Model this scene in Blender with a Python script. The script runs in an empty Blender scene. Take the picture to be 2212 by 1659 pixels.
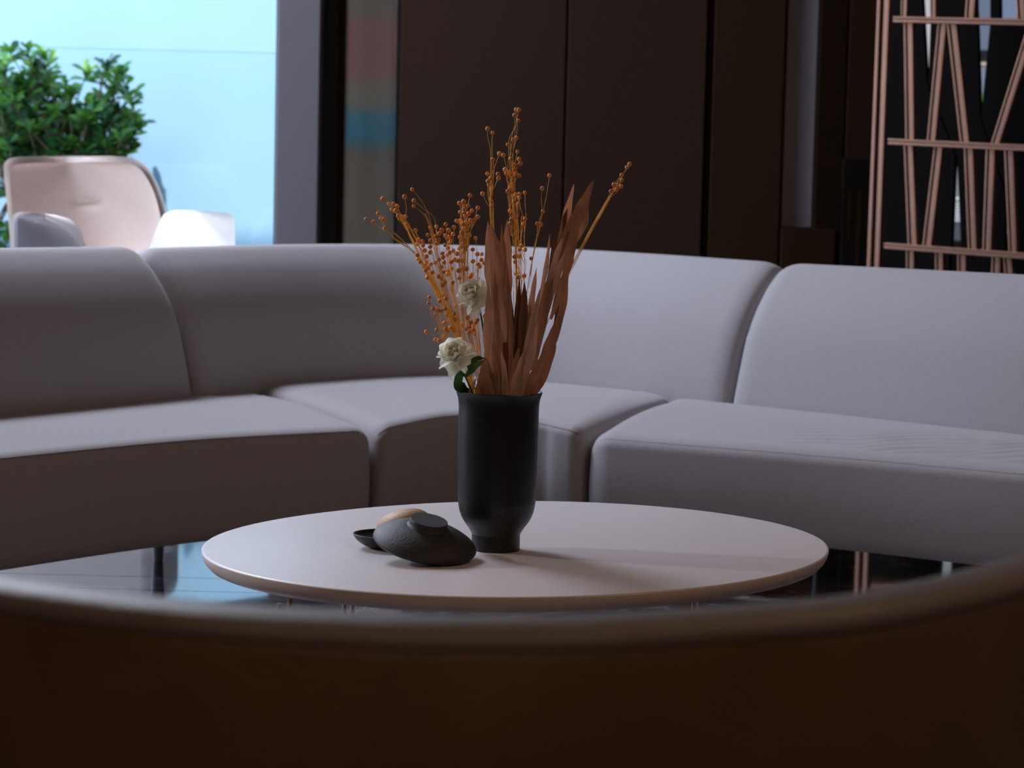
import bpy, bmesh, math, random
from mathutils import Vector, Matrix, Euler, noise
random.seed(7)
C = bpy.context.scene.collection
sc = bpy.context.scene

# ------------------------------------------------------------------ camera, world, light, exposure
F = 4840.0; PITCH = math.radians(4.83); ROLL = 0.024; H = 0.956
r0 = Vector((1, 0, 0)); u0 = Vector((0, math.sin(PITCH), math.cos(PITCH))); FW = Vector((0, math.cos(PITCH), -math.sin(PITCH)))
RT = math.cos(ROLL) * r0 + math.sin(ROLL) * u0
UP = -math.sin(ROLL) * r0 + math.cos(ROLL) * u0
cd = bpy.data.cameras.new('camera'); cam = bpy.data.objects.new('camera', cd); C.objects.link(cam)
M = Matrix((RT, UP, -FW)).transposed().to_4x4(); M.translation = Vector((0, 0, H)); cam.matrix_world = M
cd.sensor_width = 36; cd.lens = F / 2212 * 36; cd.clip_end = 200; cd.clip_start = 0.05
cd.dof.use_dof = True; cd.dof.focus_distance = 3.72; cd.dof.aperture_fstop = 7.8
sc.camera = cam

w = bpy.data.worlds.new('sky'); sc.world = w; w.use_nodes = True
bg = w.node_tree.nodes['Background']; bg.inputs[0].default_value = (0.62, 0.78, 1.0, 1); bg.inputs[1].default_value = 2.4

def light(name, kind, loc, direction, energy, color, sx=1, sy=1, **kw):
    l = bpy.data.lights.new(name, kind); l.energy = energy; l.color = color
    if kind == 'AREA': l.shape = 'RECTANGLE'; l.size = sx; l.size_y = sy
    for k, v in kw.items(): setattr(l, k, v)
    o = bpy.data.objects.new(name, l); C.objects.link(o); o.location = loc
    o.rotation_euler = Vector(direction).to_track_quat('-Z', 'Y').to_euler()
    return o
light('sun', 'SUN', (-5, 5, 8), (0.30, 0.45, -0.85), 6.8, (1.0, 0.97, 0.92), angle=0.02)
# daylight entering through the tall glazing of the left wall
light('window_daylight', 'AREA', (-3.42, 5.9, 1.45), (1, -0.12, -0.1), 50, (0.82, 0.86, 1.0), 3.2, 2.2)
# daylight from the roof light over the window end of the lounge
light('skylight', 'AREA', (-2.5, 7.0, 4.12), (1.7, -1.9, -3.6), 370, (0.82, 0.85, 1.0), 1.6, 1.8)
# dim warm ceiling downlights over the lounge
for dx, dy in ((2.6, 2.6), (1.2, -1.2), (-1.2, -1.2)):
    light('downlight', 'AREA', (dx, dy, 4.1), (0, 0, -1), 20, (1.0, 0.62, 0.36), 0.35, 0.35)

# added fill spot, no real lamp, brightening the table edge and flowers
light('table_fill_spot', 'SPOT', (-3.3, 4.1, 2.0), (3.25, -.62, -1.5), 150, (1.0, .93, .88), shadow_soft_size=.10, spot_size=math.radians(25), spot_blend=.7)
sc.view_settings.view_transform = 'Standard'; sc.view_settings.look = 'None'
sc.view_settings.gamma = 1; sc.view_settings.exposure = 0.0; sc.view_settings.use_curve_mapping = False

# ------------------------------------------------------------------ helpers
def ray(px, py): return FW * F + RT * (px - 1106.0) - UP * (py - 829.5)
CAMP = Vector((0, 0, H))
def P(px, py, Y):
    d = ray(px, py); return CAMP + d * (Y / d.y)
def PZ(px, py, z):
    d = ray(px, py); return CAMP + d * ((z - H) / d.z)
def PP(px, py, p0, n):
    d = ray(px, py); return CAMP + d * ((Vector(p0) - CAMP).dot(n) / d.dot(n))
def proj(v):
    q = Vector(v) - CAMP; k = F / q.dot(FW); return (1106 + q.dot(RT) * k, 829.5 - q.dot(UP) * k)
def z_at(X, Y, py):
    lo, hi = -1.0, 3.0
    for _ in range(40):
        m = (lo + hi) / 2
        if proj((X, Y, m))[1] > py: lo = m
        else: hi = m
    return (lo + hi) / 2

def tag(o, label=None, cat=None, group=None, kind=None):
    if label: o['label'] = label
    if cat: o['category'] = cat
    if group: o['group'] = group
    if kind: o['kind'] = kind
    return o
def empty(name, loc, label=None, cat=None, group=None, rz=0):
    o = bpy.data.objects.new(name, None); C.objects.link(o); o.location = loc; o.rotation_euler.z = rz
    o.empty_display_size = .05
    return tag(o, label, cat, group)
def mobj(name, verts, faces, mat, parent=None, smooth=True, origin=None, bevel=0):
    """mesh object from WORLD-space verts; parented without moving"""
    off = Vector(origin) if origin is not None else (Vector(parent.location) if parent else Vector((0, 0, 0)))
    me = bpy.data.meshes.new(name); me.from_pydata([tuple(Vector(v) - off) for v in verts], [], faces); me.update()
    bm = bmesh.new(); bm.from_mesh(me)
    bmesh.ops.recalc_face_normals(bm, faces=bm.faces)
    bm.to_mesh(me); bm.free()
    if smooth:
        me.polygons.foreach_set('use_smooth', [True] * len(me.polygons))
        try: me.set_sharp_from_angle(angle=math.radians(42))
        except Exception: pass
    me.materials.append(mat)
    o = bpy.data.objects.new(name, me); C.objects.link(o)
    if parent: 
        o.parent = parent
        if origin is not None: o.location = off - absloc(parent)
    elif origin is not None: o.location = off
    if bevel:
        b = o.modifiers.new('b', 'BEVEL'); b.width = bevel; b.segments = 2; b.limit_method = 'ANGLE'
    return o
def absloc(o):
    v = Vector(o.location)
    while o.parent: o = o.parent; v = v + Vector(o.location)
    return v
def child(name, verts, faces, mat, parent, **k):
    a = absloc(parent)
    o = mobj(name, [Vector(v) - a for v in verts], faces, mat, None, **k); o.parent = parent
    return o
def box_vf(x0, x1, y0, y1, z0, z1):
    v = [(x, y, z) for x in (x0, x1) for y in (y0, y1) for z in (z0, z1)]
    return v, [(0, 1, 3, 2), (4, 6, 7, 5), (0, 4, 5, 1), (2, 3, 7, 6), (0, 2, 6, 4), (1, 5, 7, 3)]
def merge(parts):
    V, Fc = [], []
    for v, f in parts:
        k = len(V); V += [Vector(a) for a in v]; Fc += [tuple(i + k for i in q) for q in f]
    return V, Fc
def hexa(a, b, t):
    """prism: quad a (4 world points) pushed by vector t"""
    v = [Vector(p) for p in a] + [Vector(p) + Vector(t) for p in a]; n = len(a)
    f = [tuple(range(n)), tuple(range(2 * n - 1, n - 1, -1))] + [(i, (i + 1) % n, n + (i + 1) % n, n + i) for i in range(n)]
    return v, f
def tube(pts, rad, seg=6, cap=True):
    pts = [Vector(p) for p in pts]; n = len(pts); V, Fc = [], []
    rr = rad if hasattr(rad, '__len__') else [rad] * n
    ref = Vector((0.13, 1, 0.21)).normalized(); 
    for i, p in enumerate(pts):
        t = (pts[min(i + 1, n - 1)] - pts[max(i - 1, 0)]).normalized()
        if abs(t.dot(ref)) > .97: ref = Vector((1, 0, 0.1)).normalized()
        a = t.cross(ref).normalized(); b = t.cross(a)
        for k in range(seg):
            an = 2 * math.pi * k / seg; V.append(p + (a * math.cos(an) + b * math.sin(an)) * rr[i])
    for i in range(n - 1):
        for k in range(seg):
            Fc.append((i * seg + k, i * seg + (k + 1) % seg, (i + 1) * seg + (k + 1) % seg, (i + 1) * seg + k))
    if cap: Fc += [tuple(range(seg)), tuple(range(n * seg - 1, (n - 1) * seg - 1, -1))]
    return V, Fc
def lathe(prof, seg=64, mat=None, origin=(0, 0, 0)):
    """prof: (r,z) list; returns world verts; mat = rotation matrix"""
    V, Fc = [], []; O = Vector(origin)
    for (r, z) in prof:
        for k in range(seg):
            an = 2 * math.pi * k / seg
            v = Vector((max(r, 1e-5) * math.cos(an), max(r, 1e-5) * math.sin(an), z))
            V.append(O + (mat @ v if mat else v))
    for i in range(len(prof) - 1):
        for k in range(seg): Fc.append((i * seg + k, i * seg + (k + 1) % seg, (i + 1) * seg + (k + 1) % seg, (i + 1) * seg + k))
    return V, Fc
def crom(pts, n):
    """Catmull-Rom resample (uniform per segment) of Vectors"""
    pts = [Vector(p) for p in pts]; q = [pts[0] * 2 - pts[1]] + pts + [pts[-1] * 2 - pts[-2]]; out = []
    m = len(pts) - 1
    for i in range(n + 1):
        s = i / n * m; k = min(int(s), m - 1); t = s - k
        a, b, c, d = q[k], q[k + 1], q[k + 2], q[k + 3]
        out.append(.5 * ((2 * b) + (c - a) * t + (2 * a - 5 * b + 4 * c - d) * t * t + (3 * b - a - 3 * c + d) * t ** 3))
    return out
def arclen(pts, n):
    L = [0]
    for a, b in zip(pts, pts[1:]): L.append(L[-1] + (b - a).length)
    out = []; k = 0
    for i in range(n + 1):
        s = L[-1] * i / n
        while k < len(L) - 2 and L[k + 1] < s: k += 1
        t = (s - L[k]) / max(L[k + 1] - L[k], 1e-9); out.append(pts[k].lerp(pts[k + 1], min(max(t, 0), 1)))
    return out

# ------------------------------------------------------------------ materials
def mat(name, col, rough=.6, metal=0, noise_amt=0, noise_scale=20, bump=0, bump_scale=200, sheen=0, spec=.5, stretch=None, col2=None, detail=4, coat=0):
    m = bpy.data.materials.new(name); m.use_nodes = True; nt = m.node_tree; b = nt.nodes['Principled BSDF']
    b.inputs['Base Color'].default_value = (*col, 1); b.inputs['Roughness'].default_value = rough
    b.inputs['Metallic'].default_value = metal; b.inputs['Specular IOR Level'].default_value = spec
    if sheen: b.inputs['Sheen Weight'].default_value = sheen; b.inputs['Sheen Roughness'].default_value = .5
    if coat: b.inputs['Coat Weight'].default_value = coat; b.inputs['Coat Roughness'].default_value = .1
    tc = nt.nodes.new('ShaderNodeTexCoord'); mp = nt.nodes.new('ShaderNodeMapping'); nt.links.new(tc.outputs['Object'], mp.inputs[0])
    if stretch: mp.inputs['Scale'].default_value = stretch
    if noise_amt or col2:
        n = nt.nodes.new('ShaderNodeTexNoise'); n.inputs['Scale'].default_value = noise_scale; n.inputs['Detail'].default_value = detail
        nt.links.new(mp.outputs[0], n.inputs['Vector'])
        r = nt.nodes.new('ShaderNodeValToRGB'); nt.links.new(n.outputs[0], r.inputs[0]); nt.links.new(r.outputs[0], b.inputs['Base Color'])
        k = noise_amt
        r.color_ramp.elements[0].position = .3; r.color_ramp.elements[1].position = .7
        r.color_ramp.elements[0].color = (*[c * (1 - k) for c in col], 1)
        r.color_ramp.elements[1].color = (*(col2 if col2 else [min(1, c * (1 + k)) for c in col]), 1)
    if bump:
        n2 = nt.nodes.new('ShaderNodeTexNoise'); n2.inputs['Scale'].default_value = bump_scale; n2.inputs['Detail'].default_value = 3
        nt.links.new(mp.outputs[0], n2.inputs['Vector'])
        bp = nt.nodes.new('ShaderNodeBump'); bp.inputs['Strength'].default_value = bump; bp.inputs['Distance'].default_value = .002
        nt.links.new(n2.outputs[0], bp.inputs['Height']); nt.links.new(bp.outputs[0], b.inputs['Normal'])
    return m
fabric = mat('sofa_fabric', (.385, .375, .40), .92, noise_amt=.07, noise_scale=260, bump=.35, bump_scale=420, sheen=.25, spec=.2)
seam_m = mat('sofa_seam', (.27, .26, .27), .95, spec=.1)
legm = mat('dark_leg', (.34, .28, .32), .35)
table_top_m = mat('table_lacquer', (.62, .58, .60), .36, noise_amt=.015, noise_scale=3, spec=.45)
table_edge_m = mat('table_edge', (.86, .73, .68), .45)  # lightened, warmed colour stands in for floor bounce on the edge
copper = mat('copper', (.52, .29, .21), .36, metal=.8, noise_amt=.08, noise_scale=6)
vase_m = mat('vase_black', (.0065, .0065, .0075), .40, spec=.5, bump=.15, bump_scale=60, noise_amt=.2, noise_scale=30)
pebble_m = mat('charcoal_wood', (.016, .015, .016), .60, spec=.55, bump=.25, bump_scale=260, noise_amt=.25, noise_scale=60)
wood_m = mat('tan_wood', (.42, .25, .12), .55, noise_amt=.35, noise_scale=60, stretch=(1, 9, 9), bump=.2, bump_scale=120)
wall_m = mat('wall_fabric_brown', (.036, .019, .0125), .85, spec=.12, noise_amt=.22, noise_scale=90, stretch=(1, 1, 3), bump=.3, bump_scale=260)
wall_m2 = mat('wall_timber_brown', (.028, .0115, .0045), .8, spec=.12, noise_amt=.25, noise_scale=50, stretch=(6, 6, 1), bump=.2, bump_scale=150)
black_m = mat('black_recess', (.006, .005, .006), .6)
grey_m = mat('grey_mullion', (.135, .123, .145), .55, bump=.2, bump_scale=500)
grey2_m = mat('grey_plaster', (.34, .32, .36), .8, bump=.1, bump_scale=90)
ceil_m = mat('ceiling_dark', (.10, .08, .07), .8, bump=.1, bump_scale=50)
room_m = mat('room_wall', (.09, .06, .045), .8, noise_amt=.1, bump=.1, bump_scale=80)
leather = mat('brown_leather', (.095, .056, .031), .50, noise_amt=.15, noise_scale=12, bump=.5, bump_scale=240, spec=.35)
leather_rim_lit = mat('rim_leather_lit', (.135, .122, .115), .5, noise_amt=.08, noise_scale=20, bump=.4, bump_scale=260)  # paler, greyer than the shell to imitate window light on the rim
cream = mat('cream_shell', (.90, .86, .84), .55, noise_amt=.02, noise_scale=30)
tan_in = mat('tan_lining', (.74, .61, .55), .7, noise_amt=.04, noise_scale=120, bump=.2, bump_scale=300)
mesh_grey = mat('grey_ribbing', (.88, .87, .90), .7)
cyan_m = mat('cyan_wall_paint', (.405, .625, .90), .8, noise_amt=.03, noise_scale=1.3, bump=.15, bump_scale=8, detail=6)
pave_m = mat('outdoor_paving', (.52, .52, .50), .8, noise_amt=.1, noise_scale=6)
bark = mat('twig_bark', (.30, .20, .15), .8, noise_amt=.2)
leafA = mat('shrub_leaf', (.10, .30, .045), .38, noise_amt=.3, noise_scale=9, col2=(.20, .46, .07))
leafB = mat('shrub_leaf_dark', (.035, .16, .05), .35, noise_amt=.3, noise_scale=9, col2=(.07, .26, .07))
for m in (leafA, leafB):
    b = m.node_tree.nodes['Principled BSDF']; b.inputs['Subsurface Weight'].default_value = 0
straw = mat('orange_straw', (.82, .43, .05), .6, noise_amt=.25, noise_scale=40)
berrym = mat('orange_seed_pod', (.72, .29, .055), .62, noise_amt=.25, noise_scale=150)
dryleaf = mat('dried_leaf', (.58, .345, .215), .65, noise_amt=.28, noise_scale=26, stretch=(4, 4, .6), bump=.5, bump_scale=90)
dryleaf2 = mat('dried_leaf_pale', (.84, .62, .48), .62, noise_amt=.22, noise_scale=26, stretch=(4, 4, .6), bump=.5, bump_scale=90)
dryleaf3 = mat('dried_leaf_dark', (.20, .09, .05), .68, noise_amt=.28, noise_scale=26, stretch=(4, 4, .6), bump=.5, bump_scale=90)
petal_m = mat('white_petal', (.97, .96, .86), .6, noise_amt=.06, noise_scale=50)
petal_in = mat('petal_heart', (.84, .85, .60), .6, noise_amt=.08, noise_scale=50)
green_m = mat('green_leaf', (.035, .13, .02), .45, noise_amt=.3, noise_scale=60)
dark_wood = mat('dark_chair_wood', (.006, .004, .003), .75, spec=.1)
slat_m = mat('black_lacquer', (.003, .0025, .003), .8, spec=.1)
def trans(m, amt, tr):
    nt = m.node_tree; b = nt.nodes['Principled BSDF']; out = nt.nodes['Material Output']
    t = nt.nodes.new('ShaderNodeBsdfTranslucent'); t.inputs[0].default_value = (*tr, 1)
    mx = nt.nodes.new('ShaderNodeMixShader'); mx.inputs[0].default_value = amt
    nt.links.new(b.outputs[0], mx.inputs[1]); nt.links.new(t.outputs[0], mx.inputs[2]); nt.links.new(mx.outputs[0], out.inputs[0])
trans(petal_m, .42, (.97, .96, .86)); trans(petal_in, .4, (.9, .92, .62))
trans(dryleaf, .32, (.62, .36, .24)); trans(dryleaf2, .35, (.8, .48, .34)); trans(leafA, .3, (.3, .6, .08))

def marble():
    m = bpy.data.materials.new('dark_marble'); m.use_nodes = True; nt = m.node_tree; b = nt.nodes['Principled BSDF']
    g = nt.nodes.new('ShaderNodeNewGeometry')
    n = nt.nodes.new('ShaderNodeTexNoise'); n.inputs['Scale'].default_value = 2.6; n.inputs['Detail'].default_value = 9; n.inputs['Roughness'].default_value = .68; n.inputs['Distortion'].default_value = 1.4
    nt.links.new(g.outputs['Position'], n.inputs['Vector'])
    r = nt.nodes.new('ShaderNodeValToRGB'); e = r.color_ramp.elements
    e[0].position = .40; e[0].color = (.014, .013, .016, 1); e[1].position = .66; e[1].color = (.42, .38, .42, 1)
    v = e.new(.52); v.color = (.055, .048, .06, 1)
    nt.links.new(n.outputs[0], r.inputs[0])
    wv = nt.nodes.new('ShaderNodeTexNoise'); wv.inputs['Scale'].default_value = 1.7; wv.inputs['Detail'].default_value = 5; wv.inputs['Distortion'].default_value = 2.5
    nt.links.new(g.outputs['Position'], wv.inputs['Vector'])
    r2 = nt.nodes.new('ShaderNodeValToRGB'); e2 = r2.color_ramp.elements
    e2[0].position = .485; e2[0].color = (0, 0, 0, 1); e2[1].position = .5; e2[1].color = (.35, .33, .33, 1); k = e2.new(.515); k.color = (0, 0, 0, 1)
    nt.links.new(wv.outputs[0], r2.inputs[0])
    mx = nt.nodes.new('ShaderNodeMix'); mx.data_type = 'RGBA'; mx.blend_type = 'ADD'; mx.inputs[0].default_value = .7
    nt.links.new(r.outputs[0], mx.inputs[6]); nt.links.new(r2.outputs[0], mx.inputs[7]); nt.links.new(mx.outputs[2], b.inputs['Base Color'])
    b.inputs['Roughness'].default_value = .07; b.inputs['IOR'].default_value = 1.6; b.inputs['Coat Weight'].default_value = .6; b.inputs['Coat Roughness'].default_value = .03
    return m
marble_m = marble()
def glassmat():
    m = bpy.data.materials.new('window_glass'); m.use_nodes = True; nt = m.node_tree; nt.nodes.remove(nt.nodes['Principled BSDF'])
    out = nt.nodes['Material Output']; t = nt.nodes.new('ShaderNodeBsdfTransparent'); t.inputs[0].default_value = (.93, .98, .97, 1)
    g = nt.nodes.new('ShaderNodeBsdfGlossy'); g.inputs['Roughness'].default_value = .02
    f = nt.nodes.new('ShaderNodeFresnel'); f.inputs[0].default_value = 1.4
    mx = nt.nodes.new('ShaderNodeMixShader'); nt.links.new(f.outputs[0], mx.inputs[0]); nt.links.new(t.outputs[0], mx.inputs[1]); nt.links.new(g.outputs[0], mx.inputs[2]); nt.links.new(mx.outputs[0], out.inputs[0])
    return m
glass_m = glassmat()
def frosted():
    m = bpy.data.materials.new('frosted_glass'); m.use_nodes = True; b = m.node_tree.nodes['Principled BSDF']
    b.inputs['Transmission Weight'].default_value = 1; b.inputs['Roughness'].default_value = .42; b.inputs['IOR'].default_value = 1.25
    b.inputs['Base Color'].default_value = (.97, .95, .92, 1); return m
frost_m = frosted()
def emit(name, col, s):
    m = bpy.data.materials.new(name); m.use_nodes = True; b = m.node_tree.nodes['Principled BSDF']
    b.inputs['Base Color'].default_value = (0, 0, 0, 1); b.inputs['Emission Color'].default_value = (*col, 1); b.inputs['Emission Strength'].default_value = s; return m

# ------------------------------------------------------------------ room shell
def struct(name, v, f, m, smooth=False, parent=None):
    o = child(name, v, f, m, parent, smooth=smooth) if parent else mobj(name, v, f, m, smooth=smooth)
    if not parent: o['kind'] = 'structure'
    return o
XL, XR, YB, YF, ZC = -3.5, 4.2, 8.5, -2.0, 4.2
fl = struct('floor', *box_vf(XL, XR, YF, YB + .1, -.08, -.012), mat('floor_bed', (.02, .02, .022), .9))
# marble tiles: wide rows and narrow border rows
JY = [PZ(300, 1245.5, 0).y, PZ(500, 1279, 0).y]      # far and near joint of the narrow row
nar = JY[0] - JY[1]; wide = .86; xj = PZ(197, 1250, 0).x
rows = []; y = JY[1]
while y > 1.0: rows.append((y - wide, y)); y -= wide; rows.append((y - nar, y)); y -= nar
y = JY[0]; rows.append((JY[1], JY[0]))
while y < YB:
    rows.append((y, min(y + wide, YB))); y += wide
    if y < YB: rows.append((y, min(y + nar, YB))); y += nar
g = .0022
for (a, b) in rows:
    x = -2.9
    while x < XR - .1:
        x1 = min(x + 1.6, XR)
        v, f = box_vf(x + g, x1 - g, a + g, b - g, -.012, 0)
        t = child('tile', v, f, marble_m, fl, smooth=False); x = x1
struct('ceiling', *box_vf(XL, XR, YF, YB + .1, ZC, ZC + .1), ceil_m)
struct('wall_right', *box_vf(XR, XR + .1, YF, YB + 4.5, -.08, ZC), room_m)
struct('wall_front', *box_vf(XL, XR, YF - .1, YF, -.08, ZC), room_m)
v, f = merge([box_vf(XL - .1, XL, YF, 4.9, -.08, ZC), box_vf(XL - .1, XL, 4.9, YB, 2.7, ZC), box_vf(XL - .1, XL, YB, YB + .1, -.08, ZC)])
struct('wall_left', v, f, room_m)
# back wall: window to the left, brown panels to the right
xw = P(598, 525, YB).x         # right edge of the glass
def xat(px, py, Y=YB): return P(px, py, Y).x
XM2 = xat(693, 400)
v, f = merge([box_vf(XL, xw, YB, YB + .1, 3.95, ZC), box_vf(XM2, xat(1690, 300), YB + .06, YB + .12, -.08, ZC) ])
XG0, XG1 = xat(742, 300), xat(851, 300)
v, f = merge([box_vf(XL, xw, YB, YB + .1, 3.95, ZC), box_vf(XM2, XG0, YB + .08, YB + .12, -.08, ZC), box_vf(XG0, XG1, YB + .08, YB + .12, 2.4, ZC),
              box_vf(XG1, xat(1890, 300), YB + .08, YB + .12, -.08, ZC)])
wb = struct('wall_back', v, f, black_m)
def panel(px0, px1, m, y0=0.0, dep=.075, z0=0.0, z1=ZC, name='panel', py=290):
    a, b = xat(px0, py), xat(px1, py)
    v, f = box_vf(a, b, YB + y0, YB + y0 + dep, z0, z1)
    o = child(name, v, f, m, wb, smooth=False); md = o.modifiers.new('b', 'BEVEL'); md.width = .004; md.segments = 2
    return o
panel(727, 741, wall_m2, .02, .055)
panel(862, 1218, wall_m); panel(1222.5, 1521, wall_m); panel(1527, 1535, wall_m, .02, .05); panel(1537, 1690, wall_m2)
panel(1697, 1764, grey2_m, .05, .025, z0=z_at(xat(1725, 492), YB, 492), name='recess_panel')
panel(1694, 1812, wall_m2, -.02, .095, z0=0, z1=z_at(xat(1725, 492), YB, 494), name='low_panel')
panel(1765, 1824, mat('umber_panel', (.014, .006, .003), .85, spec=.08, noise_amt=.2, bump=.2), .0); panel(1827, 1900, wall_m2)
# window 1
win = empty('window_1', (xw, YB, 0)); win['kind'] = 'structure'
v, f = box_vf(xw, XM2, YB - .10, YB + .10, 0, ZC)
fr = child('window_frame', v, f, grey_m, win, smooth=False); md = fr.modifiers.new('b', 'BEVEL'); md.width = .006
v, f = box_vf(xw - .012, xw, YB - .02, YB + .03, 0, 3.95); child('glazing_gasket', v, f, mat('gasket', (.01, .03, .05), .5), win, smooth=False)
v, f = merge([box_vf(XL, xw, YB - .04, YB + .06, 0, .06), box_vf(XL, xw, YB - .04, YB + .06, 3.89, 3.95)]); child('rail', v, f, grey_m, win, smooth=False)
v, f = box_vf(XL, xw - .012, YB, YB + .012, .06, 3.89); child('glass', v, f, glass_m, win, smooth=False)
# black reveal beside the mullion
v, f = box_vf(XM2, xat(727, 300), YB + .03, YB + .08, 0, ZC); child('reveal', v, f, black_m, wb, smooth=False)
# glossy wall strip, made as frosted glass over added coloured boards
w3 = empty('glossy_strip', (XG0, YB + .04, 0)); w3['kind'] = 'structure'
v, f = box_vf(XG0 + .002, XG1 - .002, YB + .03, YB + .038, 0.05, 2.4); child('frosted_pane', v, f, frost_m, w3, smooth=False)

# ------------------------------------------------------------------ outside
struct('ground', *box_vf(-9, 2.4, YB + .1, 10.9, -.1, -.01), pave_m)
YO = 10.5
wo = struct('wall_outdoor', *box_vf(-9, -.05, YO, YO + .2, -.1, 2.4), cyan_m)
v, f = box_vf(-9, -.05, YO - .001, YO, z_at(P(500, 112, YO).x, YO, 112), 2.4); child('render_band', v, f, mat('cyan_band', (.42, .635, .905), .8, noise_amt=.02, noise_scale=1.5), wo, smooth=False)
# added boards whose colours imitate blurred reflections in the glossy strip
bd = empty('reflection_board', P(800, 500, 8.86) * 1.0, 'added board whose pink and teal fields imitate blurred reflections in the glossy wall strip', 'board')
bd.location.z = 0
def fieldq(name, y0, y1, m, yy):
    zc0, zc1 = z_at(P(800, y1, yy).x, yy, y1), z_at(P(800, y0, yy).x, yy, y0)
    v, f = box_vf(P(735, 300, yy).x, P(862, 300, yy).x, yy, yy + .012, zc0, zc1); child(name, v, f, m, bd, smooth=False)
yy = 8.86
v, f = box_vf(P(715, 300, yy).x, P(880, 300, yy).x, yy + .012, yy + .04, 0, 2.3); child('backing', v, f, mat('olive_reflection', (.62, .46, .32), .8), bd, smooth=False)
fieldq('pink_reflection', 45, 175, mat('pink', (.95, .42, .34), .7), yy)
fieldq('teal_reflection', 240, 312, mat('teal', (.16, .62, .80), .7), yy)
fieldq('grey_reflection', 176, 239, mat('stone_grey', (.75, .60, .42), .7), yy)

# ------------------------------------------------------------------ sofa
sofa = empty('sectional_sofa', (0, 6.0, 0), 'curved grey fabric sectional sofa in three joined sections behind the round table', 'sofa')
FRONT = [(-1.62, 4.05), (-1.34, 4.42), (-1.09, 4.775), (-.74, 5.215), (-.343, 5.53), (-.12, 5.74), (.07, 5.66), (.184, 5.58), (.755, 5.27), (1.145, 5.02), (1.75, 4.62)]
BACK = [(-1.85, 4.40), (-1.55, 4.85), (-1.217, 5.33), (-.86, 5.92), (-.66, 6.22), (-.413, 6.50), (-.167, 6.64), (.092, 6.50), (.44, 6.19), (.82, 5.82), (1.227, 5.40), (1.85, 4.80)]
def rail(pts): return arclen(crom([Vector((a, b, 0)) for a, b in pts], 400), 800)
RF, RB = rail(FRONT), rail(BACK)
def near(railp, x):
    return min(range(len(railp)), key=lambda i: abs(railp[i].x - x))
def sub(railp, x0, x1, n):
    i, j = near(railp, x0), near(railp, x1); seg = railp[i:j + 1]; return arclen(seg, n)
def seat(xf0, xf1, xb0, xb1, ztop_f, ztop_b, n=180, wr=None, nv=22, rF=.05, endr=.07, ends=(1, 1), zb=.135):
    A, B = sub(RF, xf0, xf1, n), sub(RB, xb0, xb1, n)
    Lf = sum((A[i + 1] - A[i]).length for i in range(n)); R0 = (Lf + sum((B[i + 1] - B[i]).length for i in range(n))) / 2
    # cross-section in (v: distance factor from front, z) ; v in metres scaled later
    V, Fc = [], []; ring = []
    for k in range(4): ring.append(('f', .012 * (1 - k / 3), zb + .004 * k))
    for k in range(1, 9): ring.append(('f', -.006 * math.sin(math.pi * k / 9), zb + .012 + (1 - .22) * k / 9 * 1.0))  # placeholder scaled below
    segs = []
    def prof(zf, zbk, W):
        out = []
        out += [(.055, .265), (.05, zb + .004), (.035, zb), (.012, zb + .001), (.002, zb + .012)]
        rz = rF * .62
        for k in range(1, 9): t = k / 9; out.append((-.008 * math.sin(math.pi * t), zb + .012 + (zf - rz - zb - .012) * t))
        for k in range(0, 9):
            a = math.pi / 2 * k / 8; out.append((rF - rF * math.cos(a), zf - rz + rz * math.sin(a)))
        for k in range(1, nv):
            t = k / nv; out.append((rF + (W - rF) * t, zf + (zbk - zf) * t + .010 * math.sin(math.pi * min(1, t * 1.1))))
        out += [(W + .10, zbk - .01), (W + .16, zbk - .05), (W + .16, .265)]
        return out
    cs = []
    for i in range(n + 1):
        a, b = A[i], B[i]; W = (b - a).length; d = (b - a).normalized()
        s = i / n * R0; t0 = max(0, 1 - s / endr) if ends[0] else 0; t1 = max(0, 1 - (R0 - s) / endr) if ends[1] else 0
        t = max(t0, t1); ins = 1 - math.sqrt(max(0, 1 - t * t)); drop = endr * ins * .62
        zf = ztop_f(i / n) if callable(ztop_f) else ztop_f; zk = ztop_b(i / n) if callable(ztop_b) else ztop_b
        pr = prof(zf - drop, zk - drop * .55, W); m = len(pr)
        for j, (o, z) in enumerate(pr):
            o2 = o + drop * .9 * max(0, 1 - max(o, 0) / (W * .8))
            p = a + d * o2; dz = 0
            if wr and z > .3: dz = wr(a, o2, i / n, s)
            V.append(Vector((p.x, p.y, z + dz)))
    for i in range(n):
        for j in range(m): Fc.append((i * m + j, i * m + (j + 1) % m, (i + 1) * m + (j + 1) % m, (i + 1) * m + j))
    Fc.append(tuple(range(m))); Fc.append(tuple(range((n + 1) * m - 1, n * m - 1, -1)))
    piping = [V[i * m + 16] for i in range(int(n * .02), int(n * .985))]
    return V, Fc, piping
def wr_left(a, o, u, s): return .0012 * math.sin(o * 400) * math.exp(-((o - .05) / .03) ** 2) * max(0, 1 - u * 1.2)
def wr_right(a, o, u, s):
    d = 0
    for (cs_, co, ls, amp) in ((.56, .16, .12, .0017), (.86, .17, .15, .0020), (1.14, .16, .13, .0018)):
        q = (s - cs_) / ls; r = (o - co) / .13
        d += amp * math.exp(-q * q - r * r) * math.sin(o * 165 - (s - cs_) * 62 + 120 * (s - cs_) ** 2 + 2.6 * noise.noise(Vector((s * 5, o * 9, 1)))) * (.75 + 1.1 * noise.noise(Vector((s * 7, o * 16, 5))))
    return d
def wr_corner(a, o, u, s): return 0
V1, F1, p1 = seat(-1.62, -.335, -1.85, -.70, .377, .402, 220, wr_left, zb=.120)
st = child('seat_section', V1, F1, fabric, sofa); child('piping', *tube([p + Vector((0, 0, .0006)) for p in p1], .0016, 5), seam_m, st)
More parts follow.
